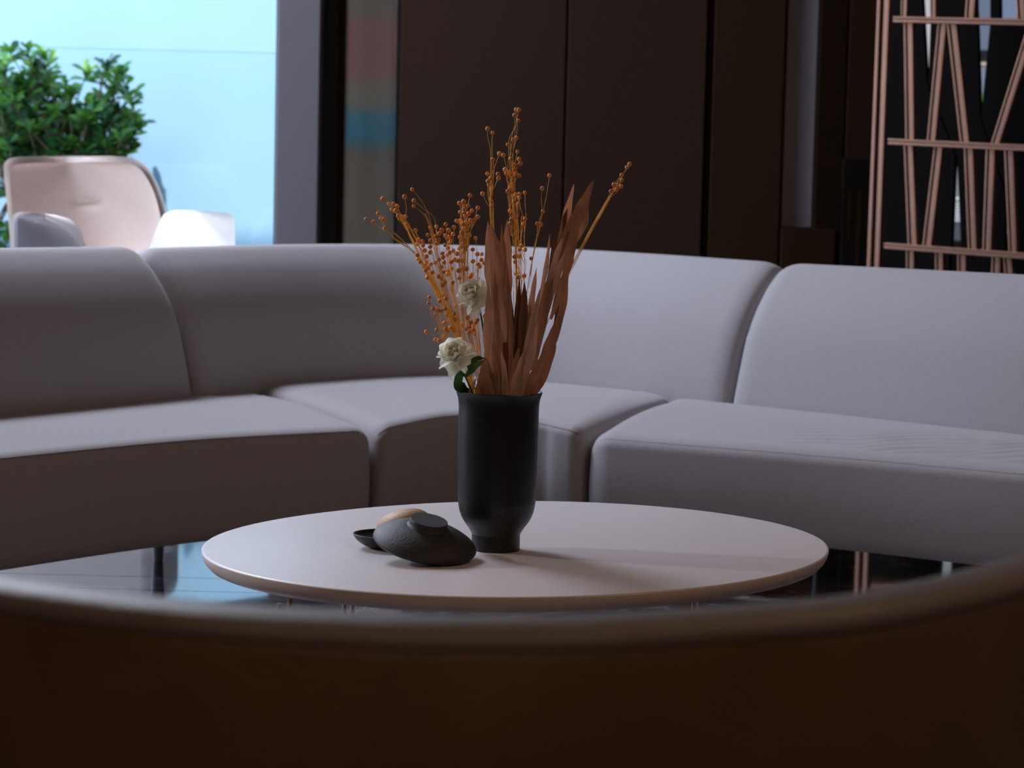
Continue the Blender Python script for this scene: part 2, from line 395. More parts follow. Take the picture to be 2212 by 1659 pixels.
V2, F2, p2 = seat(-.328, .180, -.695, .432, lambda u: .378 + .022 * math.sin(math.pi * u), .418, 140, None)
st = child('seat_section', V2, F2, fabric, sofa); child('piping', *tube(p2, .0014, 5), seam_m, st)
V3, F3, p3 = seat(.190, 1.75, .440, 1.85, .372, .408, 420, wr_right, nv=90, rF=.065)
st = child('seat_section', V3, F3, fabric, sofa); child('piping', *tube(p3, .0007, 5), seam_m, st)
BPROF = [(0, .30), (0, .40), (.008, .45), (.02, .50), (.047, .588), (.08, .655), (.128, .719), (.165, .755), (.205, .782), (.245, .784), (.285, .765), (.31, .72), (.32, .62), (.32, .26), (.05, .26)]
bp = [Vector((a, b, 0)) for a, b in BPROF]
BP = [(q.x, q.y) for q in crom(bp[:13], 60)] + [(.32, .26), (.05, .26)]
def backrest(xb0, xb1, n, endr=.07, tops=None):
    B = sub(RB, xb0, xb1, n); R0 = sum((B[i + 1] - B[i]).length for i in range(n)); V, Fc = [], []; m = len(BP)
    for i in range(n + 1):
        t_ = (B[min(i + 1, n)] - B[max(i - 1, 0)]).normalized(); nr = Vector((-t_.y, t_.x, 0))
        s = i / n * R0; t = max(max(0, 1 - s / endr), max(0, 1 - (R0 - s) / endr)); drop = endr * .55 * (1 - math.sqrt(max(0, 1 - t * t)))
        up = tops(i / n) if tops else 0
        for (o, z) in BP:
            k = max(0, min(1, (z - .40) / .38)); zz = z + up * k - drop * k * (1 if o > .05 else .3)
            oo = o + drop * (1 - o / .32 * 1.6) * (.4 + .6 * min(1, max(0, (z - .3) / .2)))
            p = B[i] + nr * oo
            V.append(Vector((p.x, p.y, zz)))
    for i in range(n):
        for j in range(m): Fc.append((i * m + j, i * m + (j + 1) % m, (i + 1) * m + (j + 1) % m, (i + 1) * m + j))
    Fc.append(tuple(range(m))); Fc.append(tuple(range((n + 1) * m - 1, n * m - 1, -1)))
    return V, Fc
child('backrest', *backrest(-1.85, -.838, 120, tops=lambda u: .006), fabric, sofa)
child('backrest', *backrest(-.831, .578, 160, tops=lambda u: .012 * math.sin(math.pi * u)), fabric, sofa)
child('backrest', *backrest(.585, 1.85, 140, tops=lambda u: 0), fabric, sofa)
lp = PZ(341, 1212, 0)
for q in (lp, Vector((-.30, 5.95, 0)), Vector((.28, 5.95, 0)), Vector((1.62, 5.05, 0)), Vector((.85, 6.05, 0)), Vector((-.1, 6.8, 0))):
    v, f = lathe([(0, 0), (.0115, 0), (.0135, .004), (.0205, .150), (.024, .27), (0, .27)], 20, None, q); lg = child('leg', v, f, legm, sofa)
    v, f = lathe([(0, 0), (.0115, 0), (.0115, .006), (.0, .0061)], 20, None, q); 

# ------------------------------------------------------------------ table
ZT = .40
OUT = [(426,1186),(430,1174),(448,1161),(496,1143),(593,1123),(690,1109),(786,1097.6),(883,1089),(989,1083),(1075,1081),(1158,1081),(1274,1083.5),(1422,1093.5),(1518,1105),(1615,1118.6),(1695,1135),(1760,1153),(1789,1169),(1798,1185),(1792,1198),(1760,1217),(1679,1237),(1551,1261),(1422,1277),(1261,1289),(1100,1292),(947,1286.5),(786,1278),(690,1266),(593,1249),(529,1233.5),(464,1212.5),(435,1200)]
pw = [PZ(a, b, ZT) for a, b in OUT]; tc = sum(pw, Vector()) / len(pw); tc = Vector(((min(p.x for p in pw) + max(p.x for p in pw)) / 2, (min(p.y for p in pw) + max(p.y for p in pw)) / 2, ZT))
# smooth polar radius by low-order Fourier fit
import numpy as np
th = np.array([math.atan2(p.y - tc.y, p.x - tc.x) for p in pw]); rr = np.array([math.hypot(p.y - tc.y, p.x - tc.x) for p in pw])
Am = np.stack([np.ones_like(th)] + [fn(k * th) for k in (1, 2, 3) for fn in (np.cos, np.sin)], 1); co = np.linalg.lstsq(Am, rr, rcond=None)[0]
def tr(a): return float(np.dot(co, [1] + [fn(k * a) for k in (1, 2, 3) for fn in (math.cos, math.sin)]))
table = empty('coffee_table', (tc.x, tc.y, 0), 'low round pale lacquered coffee table holding the black vase', 'table')
NS = 160
def trings(levels):
    V, Fc = [], []
    for (ins, z) in levels:
        for k in range(NS):
            a = 2 * math.pi * k / NS; r = max(tr(a) - ins, .0005) if ins < .4 else .0005
            V.append(Vector((tc.x + r * math.cos(a), tc.y + r * math.sin(a), z)))
    for i in range(len(levels) - 1):
        for k in range(NS): Fc.append((i * NS + k, i * NS + (k + 1) % NS, (i + 1) * NS + (k + 1) % NS, (i + 1) * NS + k))
    Fc.append(tuple(range(NS))); Fc.append(tuple(range(len(V) - 1, len(V) - NS - 1, -1)))
    return V, Fc
tt = child('tabletop', *trings([(.004, ZT), (.0012, ZT - .0006), (0, ZT - .0022)]), table_top_m, table)
child('edge_band', *trings([(0, ZT - .0022), (.0002, ZT - .004), (.0016, ZT - .010), (.005, ZT - .017), (.012, ZT - .0245), (.030, ZT - .0265)]), table_edge_m, table)
# legs : hairpin pairs
l1 = P(604, 1290, 3.12); l2 = P(1593, 1285, 3.14)
for bx, by in ((l1.x, 3.12), (l2.x, 3.14), (tc.x - .30, tc.y + .27), (tc.x + .30, tc.y + .27)):
    v, f = merge([tube([(bx, by, .374), (bx * 1.02, by, .0)], .0034, 10), tube([(bx + .012, by + .03, .376), (bx * 1.02 + .012, by + .03, .0)], .0034, 10)])
    child('leg', v, f, copper, table)

# ------------------------------------------------------------------ vase
vb = PZ(1070.5, 1187, ZT); YV = vb.y; XV = vb.x; PXM = YV / F * 1.004
vase = empty('vase', (XV, YV, ZT), 'tall matte black footed vase with flared rim holding the dried bouquet', 'vase')
prof_px = [(1187, 51.5), (1185, 52.5), (1156, 52.5), (1151, 53.5), (1144, 57.5), (1136, 63), (1128, 69), (1119, 74.5), (1110, 78.5), (1100, 81.5), (1088, 83.5), (1078, 84.3), (1018, 85.6), (950, 86.6), (905, 86.8), (885, 86.8), (872, 87.4), (862, 88.8), (855, 90.6), (849, 92.8), (846.5, 93.8)]
pf = []
for (py, r) in prof_px:
    z = z_at(XV, YV, py); pf.append((r * PXM, z - ZT))
pf = [(q.x, q.y) for q in crom([Vector((a, b, 0)) for a, b in pf], 90)]
zr = pf[-1][1]; rr_ = pf[-1][0]
prof = [(0, 0.0)] + [(pf[0][0] * .9, 0)] + [(pf[0][0] , .0008)] + pf[1:] + [(rr_ - .0008, zr + .0012), (rr_ - .002, zr + .001), (rr_ - .0035, zr - .002), (pf[-14][0] - .005, zr - .03), (pf[-20][0] - .005, .06), (.02, .035), (0, .034)]
v, f = lathe(prof, 96, None, (XV, YV, ZT)); child('vessel', v, f, vase_m, vase)

# ------------------------------------------------------------------ bowls on the table
PX = PXM
def rotmat(roll_right, toward):   # axis leans right / towards the camera
    return (Matrix.Rotation(math.radians(roll_right), 3, 'Y') @ Matrix.Rotation(math.radians(toward), 3, 'X'))
R = rotmat(9.5, 11.0)
cen = PZ(918, 1178, ZT + .030)
pr = [(0, -19), (20, -18.6), (45, -17), (70, -13.5), (90, -9), (103, -4.5), (109, 0.5), (110, 4), (108, 9), (101, 16), (90, 23), (76, 30), (62, 35.5), (52, 38.5), (44, 40), (41.5, 42), (40.5, 45), (40.2, 52), (40, 54.9), (39.5, 55.5), (30, 55.6), (0, 55.6)]
prs = [(q.x, q.y) for q in crom([Vector((a, b, 0)) for a, b in pr[:15]], 60)] + pr[15:]
v, f = lathe([(a * PX, b * PX) for a, b in prs], 96, R, (0, 0, 0))
mz = min(a.z for a in v); cen.z = ZT - mz + .0003
# keep the picture position after resting on the table
cen = PZ(917, 1176, cen.z)
bowl = empty('pebble_pot', cen, 'rounded charcoal pebble shaped pot with flat round knob lying tilted beside the vase', 'pot')
child('body', [p + cen for p in v], f, pebble_m, bowl)
dc = PZ(832, 1152, ZT + .0225); dc.z = ZT
dish = empty('shallow_dish', dc, 'small shallow charcoal dish partly under the pebble shaped pot', 'dish')
dp = [(0, 0), (26, 0), (32, 1), (48, 8), (62, 20), (68, 29), (70, 33), (69, 34.5), (66, 34), (60, 28), (48, 20), (36, 16), (0, 14)]
dps = [(q.x, q.y) for q in crom([Vector((a, b, 0)) for a, b in dp], 50)]
v, f = lathe([(max(a, 0) * PX, max(b, 0) * PX * .9) for a, b in dps], 80, None, dc); child('bowl', v, f, pebble_m, dish)
Rw = rotmat(-14, -6)
v, f = lathe([(0, -22 * PX), (30 * PX, -20 * PX), (50 * PX, -10 * PX), (58 * PX, 2 * PX), (54 * PX, 14 * PX), (42 * PX, 23 * PX), (22 * PX, 28.5 * PX), (0, 30 * PX)], 64, Rw)
v2 = [(q.x, q.y) for q in crom([Vector((a, b, 0)) for a, b in [(0, -22), (30, -20), (52, -10), (60, 2), (57, 15), (44, 26), (24, 33), (0, 35)]], 40)]
v, f = lathe([(max(a, 0) * PX, b * PX) for a, b in v2], 64, Rw); mz = min(a.z for a in v)
wc = PZ(872, 1134, ZT - mz)
wp = empty('wooden_pebble', wc, 'smooth tan wooden pebble half hidden behind the charcoal pot', 'ornament')
child('body', [p + wc for p in v], f, wood_m, wp)

# ------------------------------------------------------------------ dried flax sprigs
A_ = [(85,660),(215,710),(292,565),(342,650),(382,665),(410,820),(368,317),(477,402),(553,402),(618,437),(525,497),(590,517),(637,607),(660,655),(700,620),(760,612),(873,155),(745,278),(903,345),(900,438),(785,750),(935,850),(1185,805),(1285,788),(1380,845),(1335,905),(1445,748),(1495,852),(1590,798),(1570,915),(1140,933),(1280,950),(1190,1020),(1320,1010),(1290,1072),(980,1005),(963,1085),(1050,1040),(1178,1128),(1085,1193),(1175,1225),(1060,1110),(1118,1298),(960,1275),(975,1340),(1005,1390),(1115,1395),(1080,1460),(1140,1490),(1100,1535),(1190,1430),(1263,1400),(1328,1350),(1418,1398),(1365,1475),(1220,1570),(1388,1243),(1400,1310),(1430,1100),(1480,1150),(1445,945),(1510,965),(1530,1030),(1500,1070),(1510,1230),(1470,1270),(1620,1240),(1570,1200),(1640,1250),(1655,1370),(1727,1368),(1740,1500),(1800,1505),(1660,1535),(1545,1500),(1470,1540),(1410,1560),(1490,1600),(1540,1390),(1600,1350),(1675,1160),(1710,1130),(1750,1230),(1780,1180),(1800,1120),(1720,885),(1690,970),(1740,990),(1780,1010),(1760,1060),(1800,1090),(1860,250),(1750,360),(1678,388),(1740,420),(1825,430),(1765,490),(1690,540),(1760,540),(1895,512),(1992,468),(1992,620),(1925,680),(1870,680),(1630,692),(1690,692),(1810,720),(1745,745),(1840,560),(1780,600),(1750,820),(1805,800),(1850,930),(1955,990),(1905,1178),(1985,1255),(2060,1255),(1908,1378),(2055,1355),(2095,1410),(2003,1432),(2030,1468),(2130,1555),(2160,1510),(2075,225),(1320,1640),(1135,1640),(1890,1610)]
B_ = [(318,52),(255,118),(395,100),(438,132),(478,178),(445,212),(455,345),(493,383),(280,370),(272,447),(415,418),(330,512),(377,515),(400,540),(435,540),(362,592),(485,512),(530,525),(498,598),(598,578),(555,630),(545,660),(605,655),(478,697),(620,480),(490,775),(507,800),(553,765),(583,793),(375,787),(245,815),(362,915),(405,925),(465,875),(765,628),(910,525),(897,658),(815,690),(850,730),(800,745),(755,770),(850,785),(790,815),(830,800),(685,745),(700,720),(855,830),(665,125),(650,30),(515,75),(580,180),(820,75),(805,110),(985,600),(880,690)]
C_ = [(565,103),(600,105),(545,172),(592,240),(566,462),(523,482),(460,548),(580,638),(498,732),(603,735),(620,790),(543,808),(543,868),(422,870),(432,918),(477,900),(490,930),(565,918),(605,948),(540,930),(488,1090),(480,1130),(455,1145),(512,1155),(560,1190),(605,1180),(602,1225),(595,1310),(540,1280),(675,1163),(487,1397),(677,1498),(660,1565),(545,1480),(490,1555),(500,1510),(200,345),(262,397),(350,665),(400,682),(262,743),(195,920),(240,975),(205,1015),(330,925),(340,975),(215,1065),(250,1085),(250,1340),(990,945),(898,1108),(905,1405),(833,1560),(877,1570)]
D_ = [(800,460),(775,520),(858,525),(725,632),(770,630),(960,665),(712,912),(748,968),(845,950),(750,1155),(700,720),(690,640)]
F_ = [(1365,88),(1330,128),(1262,225),(1265,290),(1163,350),(1200,357),(1258,370),(1197,410),(1125,435)]
pods = [(780 + a / 7.9, 390 + b / 7.9) for a, b in A_] + [(880 + a / 5.925, 580 + b / 5.925) for a, b in B_] + [(1020 + a / 5.925, 220 + b / 5.925) for a, b in C_] + [(1020 + a / 7.54, 470 + b / 7.54) for a, b in D_] + [(1130 + a / 5.925, 340 + b / 5.925) for a, b in F_]
G_ = [  # guide (top -> mouth), label
 ([(832,500),(866,524),(905,556),(940,620),(985,720),(1020,850)], 'sparse orange seed pod sprig leaning furthest left over the sofa back'),
 ([(850,450),(880,485),(910,545),(942,620),(987,720),(1024,850)], 'orange seed pod sprig with a tight cluster near the glossy wall strip'),
 ([(900,430),(930,485),(948,560),(966,640),(1000,740),(1028,850)], 'orange seed pod sprig with two long wiry forks above the sofa back at left'),
 ([(962,500),(972,560),(980,620),(995,700),(1012,770),(1032,850)], 'dense orange seed pod sprig crossing the sofa back edge left of the white flower'),
 ([(1003,440),(1003,520),(1003,600),(1008,680),(1022,770),(1036,850)], 'bushy orange seed pod sprig rising just left of the tall brown leaf'),
 ([(1040,520),(1030,600),(1026,660),(1028,720),(1034,790),(1044,850)], 'short orange seed pod sprig directly behind the upper white flower'),
 ([(925,650),(945,690),(965,730),(990,770),(1010,810),(1028,850)], 'low orange seed pod sprig spreading left above the lower white flower'),
 ([(1062,290),(1062,380),(1062,470),(1066,560),(1070,700),(1072,850)], 'tall orange seed pod sprig second highest, above the tall brown leaf'),
 ([(1112,250),(1108,340),(1106,430),(1112,520),(1116,640),(1108,760),(1092,850)], 'tallest orange seed pod sprig at the top of the bouquet'),
 ([(1128,420),(1126,500),(1126,580),(1124,660),(1114,760),(1096,850)], 'orange seed pod sprig between the two brown leaf branches'),
 ([(1185,400),(1168,480),(1150,560),(1136,650),(1118,760),(1100,850)], 'thin orange seed pod sprig just left of the right brown leaf branch'),
 ([(1350,375),(1315,430),(1270,510),(1226,590),(1185,690),(1150,770),(1112,850)], 'lone orange seed pod sprig leaning furthest right past the brown leaves')]
SPG = 'dried orange seed pod sprigs in the black vase'
def dense(gp): return crom([Vector((a, b, 0)) for a, b in gp], 120)
DG = [dense(gp) for gp, _ in G_]
bm = bmesh.new(); bmesh.ops.create_icosphere(bm, subdivisions=2, radius=1)
for vv in bm.verts:
    vv.co *= 1 + .10 * max(0, vv.co.z - .75) * 4 * .6
podme = bpy.data.meshes.new('seed_pod'); bm.to_mesh(podme); bm.free(); podme.materials.append(berrym)
podme.polygons.foreach_set('use_smooth', [True] * len(podme.polygons))
assign = [[] for _ in G_]
for (bx, by) in pods:
    best, bi = 1e9, 0
    for gi, gp in enumerate(DG):
        for k, q in enumerate(gp):
            dd = math.hypot((q.x - bx) * 1.25, max(0, by - q.y) * .3 if by > q.y else (q.y - by) * .75)
            dd = math.hypot(q.x - bx, q.y - by)
            if dd < best: best, bi = dd, gi
    if bx < 835 and by > 455: bi = 0
    elif bx < 880 and by < 480: bi = 1
    elif bx < 910 and by < 450: bi = 2
    elif bx > 1265: bi = 11
    assign[bi].append((bx, by))
podn = 0
for gi, (gp, lab) in enumerate(G_):
    dep = random.uniform(-.008, .026) if gi not in (9, 10) else random.uniform(.0, .02)
    if gi in (3, 4, 5, 6): dep = random.uniform(.004, .024)
    base = P(gp[-1][0], gp[-1][1], YV + dep * .3); base.z = ZT + .06; base = Vector((XV + (base.x - XV) * .5, YV + dep * .3, ZT + .06))
    root = empty('seed_pod_sprig', base, lab, 'dried flower', SPG)
    geo = []
    g3 = [q.copy() for q in DG[gi]]; nG = len(g3)
    depf = lambda k: YV + dep * (.3 + .7 * (1 - k / nG))
    def gpt(k, ox=0, oy=0, od=0): 
        q = g3[min(max(int(k), 0), nG - 1)]; return P(q.x + ox, q.y + oy, depf(k) + od)
    for (bx, by) in assign[gi]:
        od = random.uniform(-.018, .018); bpnt = P(bx, by, depf(0) + od)
        # attachment further down the guide
        kn = min(range(nG), key=lambda k: (g3[k].x - bx) ** 2 + (g3[k].y - by) ** 2)
        L = 0; k = kn; want = random.uniform(55, 120) if gi != 11 else 75
        if gi in (0, 1, 2): want = random.uniform(60, 95)
        while k < nG - 2 and (L < want or g3[k].y < by + 25): L += (g3[k + 1] - g3[k]).length; k += 1
        q = g3[k]; q2 = g3[min(k + 14, nG - 1)]
        ox = random.uniform(-11, 11) if gi not in (0, 7, 10, 11) else random.uniform(-4, 4)
        a2 = Vector((bx, by, 0)); tang = (g3[k - 2] - g3[k]).normalized(); mid1 = Vector((q.x + ox, q.y, 0)) + tang * ((a2 - q).length * .45)
        dirp = (a2 - mid1); mid2 = mid1 + dirp * .55 + Vector((random.uniform(-3, 3), random.uniform(-3, 3), 0))
        pts2 = [a2, mid2, mid1, Vector((q.x + ox, q.y, 0)), Vector((q2.x + ox * 1.0, q2.y, 0))]
        k3 = min(k + 40, nG - 1); pts2.append(Vector((g3[k3].x + ox * .8, g3[k3].y, 0)))
        if random.random() < .5: pts2 = pts2[:4]; pts2[3] = Vector((q.x + ox * .6, q.y, 0))
        pc = crom(pts2, 16); n = len(pc)
        pts = [P(p.x, p.y, depf(0) + od * (1 - i / n) + (depf(k3) - depf(0)) * i / n + ox * .0008 * i / n) for i, p in enumerate(pc)]
        geo.append(tube(pts, .00034, 4, False))
        podn += 1
        o = bpy.data.objects.new('seed_pod', podme); C.objects.link(o); o.parent = root; s = random.uniform(4.3, 5.5) * PX
        o.location = bpnt - base; o.scale = (s, s, s); o.rotation_euler = (random.uniform(-.7, .7), random.uniform(-.7, .7), 0)
    for rep in range(2 if gi not in (0, 11) else 1):
        ox = random.uniform(-10, 10) if gi not in (0, 7, 10, 11) else random.uniform(-3, 3); st_ = int(nG * .12)
        pts = [gpt(k, ox * (k / nG)) for k in range(st_, nG, 8)] + [gpt(nG - 1, ox), base + Vector((ox * .0006, 0, 0))]
        geo.append(tube(pts, .00045, 5, False))
    v, f = merge(geo); child('stem', v, f, straw, root)

# ------------------------------------------------------------------ dried leaf branches
def leafmesh(b, m, t, hw, Y, fold=.35, curl=0.0, n=16, tw=0.0):
    """lanceolate leaf through three pixels at depth Y (list of 3)"""
    pts = crom([Vector((b[0], b[1], 0)), Vector((m[0], m[1], 0)), Vector((t[0], t[1], 0))], n); V, Fc = [], []
    for i, p in enumerate(pts):
        s = i / n
        wd = hw * (math.sin(math.pi * min(1, s ** .8 * .94 + .06)) ** .75) * (1 - .1 * s) if s < 1 else .3
        yy = (Y[0] * (1 - s) ** 2 + 2 * Y[1] * s * (1 - s) + Y[2] * s * s)
        c = P(p.x, p.y, yy); tn = (pts[min(i + 1, n)] - pts[max(i - 1, 0)]); nx = Vector((-tn.y, tn.x, 0)).normalized()
        jag = 1 + .10 * math.sin(s * 17 + hw) 
        w_ = wd * PX * jag; a = tw * (s - .4)
        for j, e in enumerate((-1, -.5, 0, .5, 1)):
            side = Vector((nx.x * math.cos(a), math.sin(a) * e / max(abs(e), .01) * 0 + 0, -nx.y * math.cos(a)))
            off = side * (e * w_ * .86) + Vector((0, 1, 0)) * (-(abs(e) * w_ * fold) + e * w_ * math.sin(a) + curl * w_ * e * e)
            V.append(c + off)
    m5 = 5
    for i in range(n):
        for j in range(4): Fc.append((i * m5 + j, i * m5 + j + 1, (i + 1) * m5 + j + 1, (i + 1) * m5 + j))
    # thickness
    V2 = [p + Vector((0, .0006, 0)) for p in V]; k = len(V)
    Fb = [tuple(i + k for i in reversed(q)) for q in Fc]
    edge = [i * m5 for i in range(n + 1)] + [n * m5 + j for j in range(1, 5)] + [i * m5 + 4 for i in range(n - 1, -1, -1)] + [j for j in (3, 2, 1)]
    for a_, b_ in zip(edge, edge[1:] + edge[:1]): Fc.append((a_, b_, b_ + k, a_ + k))
    return V + V2, Fc + Fb
DL = [  # base, mid, tip, halfwidth, depth offset (m), material
 ('L', (1090,740),(1062,590),(1054,478),18,-.030,1), ('L', (1098,720),(1084,580),(1060,483),15,-.022,0), ('L', (1096,660),(1088,560),(1083,484),9,-.010,0),
 ('L', (1100,640),(1095,540),(1096,474),12,-.004,1), ('L', (1084,872),(1058,740),(1056,600),17,-.034,1), ('L', (1086,872),(1076,740),(1068,580),12,-.038,0),
 ('L', (1068,874),(1052,826),(1048,770),24,-.030,0), ('L', (1010,874),(1018,850),(1029,816),8,-.016,1), ('L', (1098,874),(1090,810),(1082,756),8,-.040,1),
 ('L', (1078,872),(1072,800),(1064,740),8,-.040,0), ('L', (1042,874),(1040,850),(1038,810),16,-.020,0), ('L', (1106,780),(1098,660),(1094,560),10,-.026,0),
 ('C', (1104,872),(1100,740),(1102,620),15,-.018,2), ('C', (1114,872),(1117,730),(1122,600),14,-.010,2), ('C', (1124,820),(1131,690),(1133,608),13,-.016,2),
 ('C', (1112,874),(1112,800),(1121,750),11,-.028,0), ('C', (1094,872),(1092,720),(1090,640),11,-.012,2), ('C', (1118,874),(1106,820),(1100,700),10,-.022,0), ('C', (1128,872),(1124,800),(1124,720),12,-.006,2),
 ('R', (1215,560),(1252,460),(1282,390),17,-.010,0), ('R', (1205,560),(1224,465),(1240,397),11,-.006,1), ('R', (1225,540),(1260,485),(1269,428),11,-.002,0),
 ('R', (1190,620),(1232,500),(1256,440),20,-.014,0), ('R', (1160,680),(1180,575),(1188,505),6,-.012,1), ('R', (1182,650),(1200,560),(1216,513),9,-.024,1),
 ('R', (1190,690),(1224,585),(1247,520),10,-.010,0), ('R', (1170,700),(1200,600),(1232,528),12,-.020,1), ('R', (1178,790),(1214,670),(1228,570),10,-.002,0),
 ('R', (1135,740),(1150,640),(1159,578),8,-.018,1), ('R', (1150,800),(1176,660),(1196,570),14,-.024,0), ('R', (1140,874),(1178,780),(1195,702),21,-.026,0),
 ('R', (1126,874),(1146,770),(1163,690),11,-.032,1), ('R', (1128,874),(1138,740),(1146,650),8,-.020,0), ('R', (1172,820),(1202,700),(1212,600),9,.002,2),
 ('R', (1130,800),(1150,700),(1168,620),10,-.030,1), ('R', (1150,760),(1185,640),(1215,560),12,-.004,2), ('R', (1108,874),(1116,820),(1130,760),12,-.034,1), ('R', (1180,660),(1206,520),(1226,450),13,-.002,2)]
DB = {'L': ('dried_leaf_branch', 'brown dried leaf branch standing tallest at left beside the white flowers', [(1084, 872), (1080, 760), (1082, 640), (1078, 540)]),
      'C': ('dried_leaf_branch', 'short dark brown dried leaf branch in the middle above the vase rim', [(1108, 872), (1110, 760), (1118, 650)]),
      'R': ('dried_leaf_branch', 'brown dried leaf branch leaning right with split tips against the dark wall', [(1122, 872), (1150, 760), (1190, 620), (1228, 500)])}
lm = [dryleaf, dryleaf2, dryleaf3]
for key, (nm, lab, path) in DB.items():
    base = Vector((XV + {'L': -.006, 'C': 0, 'R': .008}[key], YV - .004, ZT + .06))
    root = empty(nm, base, lab, 'dried leaves', 'brown dried leaf branches in the black vase')
    pc = crom([Vector((a, b, 0)) for a, b in path], 14); pts = [base] + [P(p.x, p.y, YV - .014) for p in pc]
    child('stem', *tube(pts, .0011, 6), dryleaf3, root)
    for (kk, b, m_, t, hw, do, mi) in DL:
        if kk != key: continue
        y0 = YV + (do * .6 if b[1] < 860 else max(do * .6, -.03))
        if b[1] > 860: # continue the blade into the vase
            b = (b[0] * .6 + 1079 * .4, 900)
        v, f = leafmesh(b, m_, t, hw, (y0, YV + do, YV + do + random.uniform(-.012, .008)), random.uniform(.15, .5), random.uniform(-.2, .3), tw=random.uniform(-.9, .9))
        child('leaf', v, f, lm[mi], root)

# ------------------------------------------------------------------ white flowers
def petal(L, W, cup, n=7, m=6, ruff=.06, seed=0):
    V, Fc = [], []
    for i in range(n + 1):
        s = i / n; wd = W * ((.25 + .75 * math.sin(math.pi / 2 * min(1, s / .62))) if s < .62 else max(.22, math.sqrt(max(0, 1 - ((s - .62) / .40) ** 2))))
        for j in range(m + 1):
            e = 2 * j / m - 1
            x = e * wd * .5; y = L * s * (1 - .13 * e * e * s); z = cup * L * (s * s * .7 + .35 * e * e * s) - cup * .25 * L * max(0, s - .75) * 4 * .8
            z += ruff * L * s * math.sin(5 * e + seed) * .5
            V.append(Vector((x, y, z)))
    for i in range(n):
        for j in range(m): Fc.append((i * (m + 1) + j, i * (m + 1) + j + 1, (i + 1) * (m + 1) + j + 1, (i + 1) * (m + 1) + j))
    return V, Fc
def flower(cx, cy, rpx, D, axis, lab, stem, droops, nm='white_flower'):
    c = P(cx, cy, D); root = empty(nm, c, lab, 'flower', 'white artificial flowers in the vase'); r = rpx * PX
    ax = Vector(axis).normalized(); q = ax.to_track_quat('Z', 'Y').to_matrix()
    rings = [(9, 92, 1.0, .98, .05), (8, 72, .92, .95, .55), (7, 54, .78, .86, .85), (6, 36, .62, .74, 1.0), (4, 18, .46, .6, 1.1)]
    sd = 0
    for ri, (cnt, tilt, ln, wd, cup) in enumerate(rings):
        for k in range(cnt):
            sd += 1; a = 2 * math.pi * (k + .5 * (ri % 2)) / cnt + random.uniform(-.15, .15)
            V, Fc = petal(r * ln * random.uniform(.9, 1.1), r * wd * random.uniform(.9, 1.1), cup * .7, seed=sd)
            tl = math.radians(90 - tilt + random.uniform(-8, 8))
            Rm = Matrix.Rotation(a, 3, 'Z') @ Matrix.Rotation(tl, 3, 'X')
            lift = ax * (r * (.05 + .07 * ri))
            V = [c + lift + q @ (Rm @ p) for p in V]
            o = child('petal', V, Fc, petal_m if ri < 3 or k % 2 else petal_in, root)
    for (dx, dy, L, W) in droops:
        V, Fc = petal(r * L, r * W, .22, seed=dx); d = Vector((dx, -.25, dy)).normalized(); qq = d.to_track_quat('Y', 'Z').to_matrix()
        V = [c + Vector((0, -.15 * r, -.1 * r)) + qq @ p for p in V]; child('petal', V, Fc, petal_m, root)
    pts = [c - ax * .003] + [P(a, b, D + .004) for a, b in stem] + [Vector((XV - .032, YV - .012, ZT + .215)), Vector((XV - .01, YV - .01, ZT + .07))]
    child('stem', *tube(crom(pts, 16), .0014, 6), green_m, root)
    return root
f2 = flower(987, 768, 41, YV - .052, (-.35, -.85, .50), 'lower white flower with a drooping petal and green leaves above the vase rim', [(1003, 808)], [(-.15, -1, 1.25, .62), (-.75, -.62, 1.12, .5), (.35, -.8, 1.0, .7), (-1, -.1, 1.1, .5), (-.9, .35, .95, .45), (.8, .1, 1.15, .6)])
f1 = flower(1028, 640, 40, YV - .012, (-.55, -.72, .42), 'upper white flower tucked behind the tall brown leaf', [(1042, 700), (1048, 780)], [(-.35, -1, 1.05, .6), (.05, -1, 1.12, .5), (-.9, -.5, 1.0, .5), (.3, .9, 1.15, .6), (.6, .7, 1.1, .6)])
for (b, m_, t, hw, do, tw) in (((1014, 852), (990, 828), (1000, 795), 14, -.045, .4), ((1000, 812), (1018, 796), (1046, 778), 12, -.05, -.9), ((1008, 800), (1028, 776), (1048, 774), 8, -.040, .5)):
    v, f = leafmesh(b, m_, t, hw, (YV + (do if b[1] < 820 else -.012), YV + do, YV + do), .3, .1, tw=tw); child('leaf', v, f, green_m, f2)

